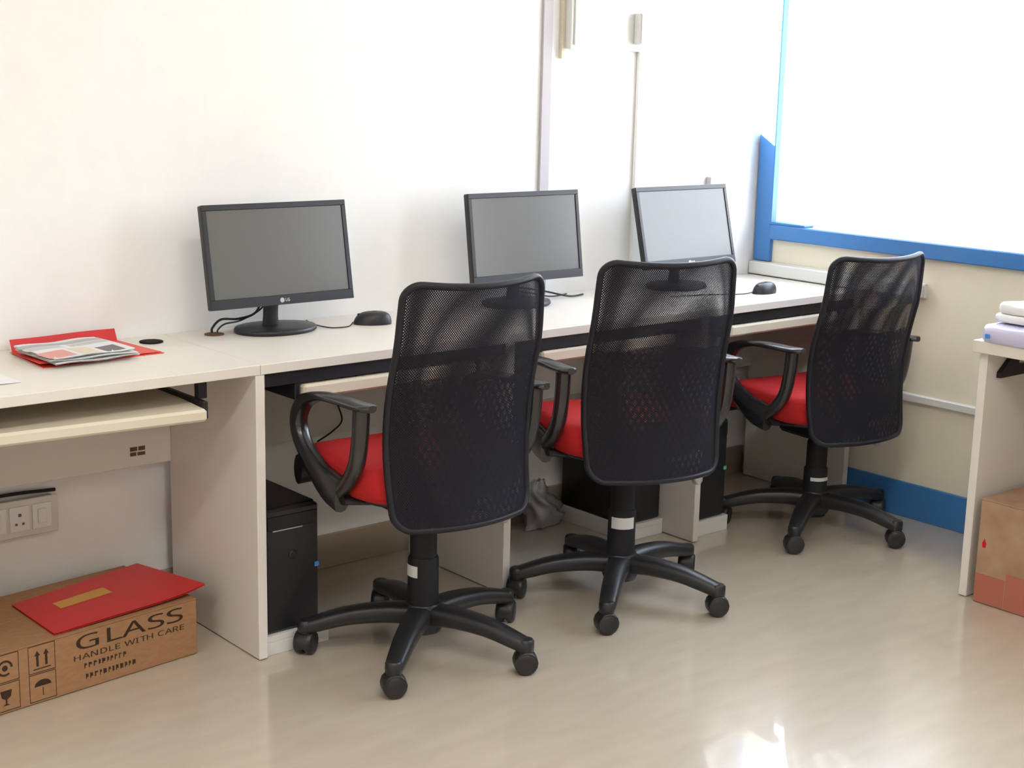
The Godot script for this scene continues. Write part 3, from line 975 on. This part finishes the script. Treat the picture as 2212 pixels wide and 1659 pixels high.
func build_right_desk() -> void:
	var d := thing("computer_desk", "white desk against the window wall with papers on top", "desk", Vector3(1.812, 0, 0.772))
	put(d, "desk_top", box(Vector3(0, 0.716, 0), Vector3(XW - 1.812 - 0.002, TOP, 1.0), 0.0015), M.laminate)
	put(d, "side_panel", box(Vector3(0.022, 0.002, 0.012), Vector3(XW - 1.812 - 0.03, 0.7158, 0.037), 0.002), M.panel)
	put(d, "side_panel", box(Vector3(0.022, 0.002, 0.95), Vector3(XW - 1.812 - 0.02, 0.7158, 0.975), 0.002), M.panel)
	var st := begin()
	add_prism(st, PackedVector2Array([Vector2(0.03, 0.7157), Vector2(0.03, 0.69), Vector2(-0.015, 0.655), Vector2(-0.015, 0.640), Vector2(0.22, 0.640), Vector2(0.22, 0.662), Vector2(0.075, 0.672), Vector2(0.075, 0.7157)]), 0.014, Transform3D(Basis(), Vector3(0.09, 0, 0.0375)))
	put(d, "tray_bracket", done(st), M.black_steel).set_meta("label", "black steel bracket of the keyboard tray")
	# parcels and papers on it
	var p := thing("paper_packet", "lavender plastic-wrapped paper packet on the desk by the window wall", "packet", Vector3(1.802, TOP, 0.785))
	put(p, "wrapper", soft_pack(0.34, 0.046, 0.40, 3, 0.004), M.lavender)
	put(p, "label_mark", box(Vector3(-0.002, 0.012, 0.03), Vector3(-0.001, 0.024, 0.045), 0.0003), M.led_blue, Vector3(0.0, 0, 0))
	var q := thing("paper_bundle", "white folded paper bundle on top of the lavender packet", "paper", Vector3(1.855, TOP + 0.0525, 0.79))
	put(q, "lower_fold", soft_pack(0.30, 0.022, 0.36, 5, 0.003), M.paper)
	put(q, "upper_fold", soft_pack(0.28, 0.026, 0.33, 8, 0.004), M.paper, Vector3(0.012, 0.0225, 0.004))
	# carton under it
	var c := thing("cardboard_carton", "tan carton with red print under the desk by the window wall", "carton", Vector3(1.822, 0, 0.838))
	put(c, "body", box(Vector3(0, 0.001, 0), Vector3(0.42, 0.302, 0.52), 0.003), M.card_red)
	put(c, "top_flap", box(Vector3(0, 0.3022, 0), Vector3(0.2085, 0.305, 0.52), 0.001), M.card_red)
	put(c, "top_flap", box(Vector3(0.2115, 0.3022, 0), Vector3(0.42, 0.305, 0.52), 0.001), M.card_red)
	put(c, "red_panel", box(Vector3(-0.0004, 0.004, 0.003), Vector3(-0.0001, 0.088, 0.095), 0.0), M.red_print)
	put(c, "red_panel", box(Vector3(-0.0004, 0.004, 0.097), Vector3(-0.0001, 0.108, 0.32), 0.0), M.red_print)
	st = begin()
	add_prism(st, PackedVector2Array([Vector2(0.016, 0.165), Vector2(0.026, 0.165), Vector2(0.028, 0.178), Vector2(0.021, 0.192), Vector2(0.015, 0.178)]), 0.0003, Transform3D(Basis(Vector3(0, 0, 1), Vector3(0, 1, 0), Vector3(-1, 0, 0)), Vector3(-0.0001, 0, 0)))
	put(c, "red_mark", done(st), M.red_mark)

# a soft flat pack with rounded edges and a slightly wavy top
func soft_pack(wx: float, hy: float, dz: float, sd: int, wave: float) -> ArrayMesh:
	var st := begin()
	var rows := []
	var ph := sd * 1.7
	for q in [[0.97, 0.0], [0.995, 0.12], [1.0, 0.4], [0.995, 0.75], [0.97, 0.95], [0.90, 1.0], [0.6, 1.02], [0.3, 1.02], [0.02, 1.02]]:
		var row := PackedVector3Array()
		for j in 48:
			var a := TAU * j / 48
			var x: float = sign(cos(a)) * pow(abs(cos(a)), 0.22) * q[0]
			var z: float = sign(sin(a)) * pow(abs(sin(a)), 0.22) * q[0]
			var y: float = q[1] * hy + q[1] * wave * sin(x * 3.0 + ph) * cos(z * 4.0 + ph)
			row.append(Vector3((x + 1.0) * wx / 2.0, y, (z + 1.0) * dz / 2.0))
		rows.append(row)
	add_grid(st, rows, true, false)
	add_fan(st, rows[0], Vector3(wx / 2.0, hy / 2.0, dz / 2.0))
	return done(st)

func build_wall_fittings() -> void:
	# trunking on the window wall
	var t := thing("cable_trunking", "white plastic cable trunking along the window wall at desk height", "trunking", Vector3(XW, 0.0, 0.0))
	put(t, "base_channel", box(Vector3(-0.016, 0.7535, -0.497), Vector3(-0.0005, 0.800, 0.242), 0.001), M.white_plastic)
	put(t, "cover", box(Vector3(-0.036, 0.7535, -0.497), Vector3(-0.0163, 0.798, 0.240), 0.004), M.white_plastic)
	var t2 := thing("cable_trunking", "white plastic cable trunking low on the window wall above the skirting", "trunking", Vector3(XW, 0.0, 0.0))
	put(t2, "base_channel", box(Vector3(-0.010, 0.402, 0.02), Vector3(-0.0005, 0.428, 0.77), 0.001), M.white_plastic)
	put(t2, "cover", box(Vector3(-0.022, 0.402, 0.02), Vector3(-0.0103, 0.428, 0.77), 0.003), M.white_plastic)
	# grey vertical casing on the back wall
	var v := thing("wall_casing", "grey vertical cable casing on the wall behind the monitors", "casing", Vector3(1.322, 0, ZB))
	put(v, "channel", box(Vector3(-0.019, 0.752, 0.0005), Vector3(0.019, H - 0.002, 0.010), 0.001), M.grey_casing)
	# distribution box with its conduit
	var e := thing("wall_cabinet", "flat white electrical cabinet high on the back wall", "cabinet", Vector3(1.39, 1.525, ZB))
	put(e, "case", box(Vector3(0, 0, 0.0005), Vector3(0.365, 0.46, 0.040), 0.002), M.white)
	put(e, "door", box(Vector3(0.012, 0.012, 0.0402), Vector3(0.353, 0.448, 0.046), 0.002), M.white)
	put(e, "side_strip", box(Vector3(-0.014, -0.03, 0.0005), Vector3(-0.0005, 0.46, 0.014), 0.001), M.edge)
	var sb := thing("junction_box", "small white junction box beside the wall cabinet", "junction box", Vector3(1.657, 1.545, ZB + 0.0465))
	put(sb, "case", box(Vector3(0, 0, 0), Vector3(0.085, 0.10, 0.03), 0.003), M.white)
	put(sb, "lid", box(Vector3(0.004, 0.004, 0.0302), Vector3(0.081, 0.096, 0.033), 0.001), M.white)
	var cd := thing("wall_conduit", "thin white conduit running down from the wall cabinet", "conduit", Vector3(1.728, 0.752, ZB))
	put(cd, "pipe", box(Vector3(-0.008, 0, 0.0005), Vector3(0.008, 0.772, 0.014), 0.004), M.wall)
	var so := thing("wall_socket", "small white wall socket above the corner monitor", "socket", Vector3(2.115, 1.06, ZB))
	put(so, "plate", box(Vector3(-0.028, 0, 0.0005), Vector3(0.028, 0.05, 0.022), 0.003), M.grey_casing)
	# switchboard under the first desk
	var sw := thing("switchboard", "white modular socket board on the wall above the carton", "socket board", Vector3(-0.575, 0.283, ZB))
	put(sw, "back_box", box(Vector3(0, 0, 0.0005), Vector3(0.25, 0.088, 0.03), 0.004), M.socket)
	put(sw, "face_plate", box(Vector3(-0.004, -0.004, 0.0302), Vector3(0.254, 0.092, 0.036), 0.003), M.socket)
	for k in 4:
		var x := 0.012 + k * 0.058
		var m := put(sw, "socket" if k % 2 == 0 else "switch", box(Vector3(x, 0.012, 0.0362), Vector3(x + 0.050, 0.076, 0.039), 0.002), M.white_plastic)
		if k % 2 == 0:
			for h in [[0.022, 0.050, 0.004], [0.013, 0.028, 0.003], [0.031, 0.028, 0.003]]:
				put(m, "pin_hole", box(Vector3(x + h[0], h[1], 0.0391), Vector3(x + h[0] + 2.0 * h[2], h[1] + 2.0 * h[2], 0.0394), 0.0), M.pin)
		else:
			put(m, "rocker", box(Vector3(x + 0.014, 0.026, 0.0391), Vector3(x + 0.036, 0.062, 0.043), 0.002), M.white_plastic)
	cable("wall_cable", [Vector3(-0.70, 0.372, ZB + 0.008), Vector3(-0.52, 0.385, ZB + 0.012), Vector3(-0.42, 0.386, ZB + 0.012), Vector3(-0.35, 0.382, ZB + 0.01), Vector3(-0.315, 0.379, ZB + 0.007)], 0.0045, "dark cable running along the top of the socket board")
	# small sticker on the panel under the first desk
	var sk := thing("sticker_label", "small brown sticker on the panel under the first desk", "sticker", Vector3(-0.108, 0.459, -0.4458))
	put(sk, "backing", box(Vector3(-0.022, -0.013, 0), Vector3(0.022, 0.013, 0.0006), 0.0), M.socket)
	for r in [[-0.021, 0.001, -0.001, 0.012], [0.002, 0.001, 0.021, 0.012], [-0.021, -0.012, -0.004, -0.002], [-0.001, -0.012, 0.021, -0.003]]:
		put(sk, "printed_patch", box(Vector3(r[0], r[1], 0.0007), Vector3(r[2], r[3], 0.0009), 0.0), M.brown)
	# crumpled plastic bag and plug in the gap beside the middle tower
	var bg := thing("plastic_bag", "crumpled grey plastic bag on the floor beside the middle tower", "plastic bag", Vector3(1.275, 0, -0.42))
	var st := begin()
	var rows := []
	for i in 12:
		var f := i / 11.0
		var row := PackedVector3Array()
		for j in 22:
			var a := TAU * j / 22
			var lump := 1.0 + 0.30 * sin(a * 3.0 + f * 5.0) + 0.20 * sin(a * 5.0 - f * 11.0) + rng.randf_range(-0.16, 0.16)
			var r: float = (0.060 * sin(PI * (0.30 + 0.62 * f)) + 0.004) * lump
			row.append(Vector3(cos(a) * r + 0.02 * sin(f * 6.0), 0.003 + f * 0.15 + rng.randf_range(0.0, 0.012) * (1.0 if i > 0 else 0.0), sin(a) * r * 0.6))
		rows.append(row)
	add_grid(st, rows, true, false)
	add_fan(st, rows[0], Vector3(0, 0.05, 0))
	put(bg, "film", done(st), M.bag)
	cable("power_cable", [Vector3(0.50, 0.60, -0.440), Vector3(0.503, 0.52, -0.436), Vector3(0.52, 0.46, -0.434), Vector3(0.49, 0.43, -0.436), Vector3(0.44, 0.405, -0.44)], 0.0025, "thin cable hanging down the panel behind the first chair")
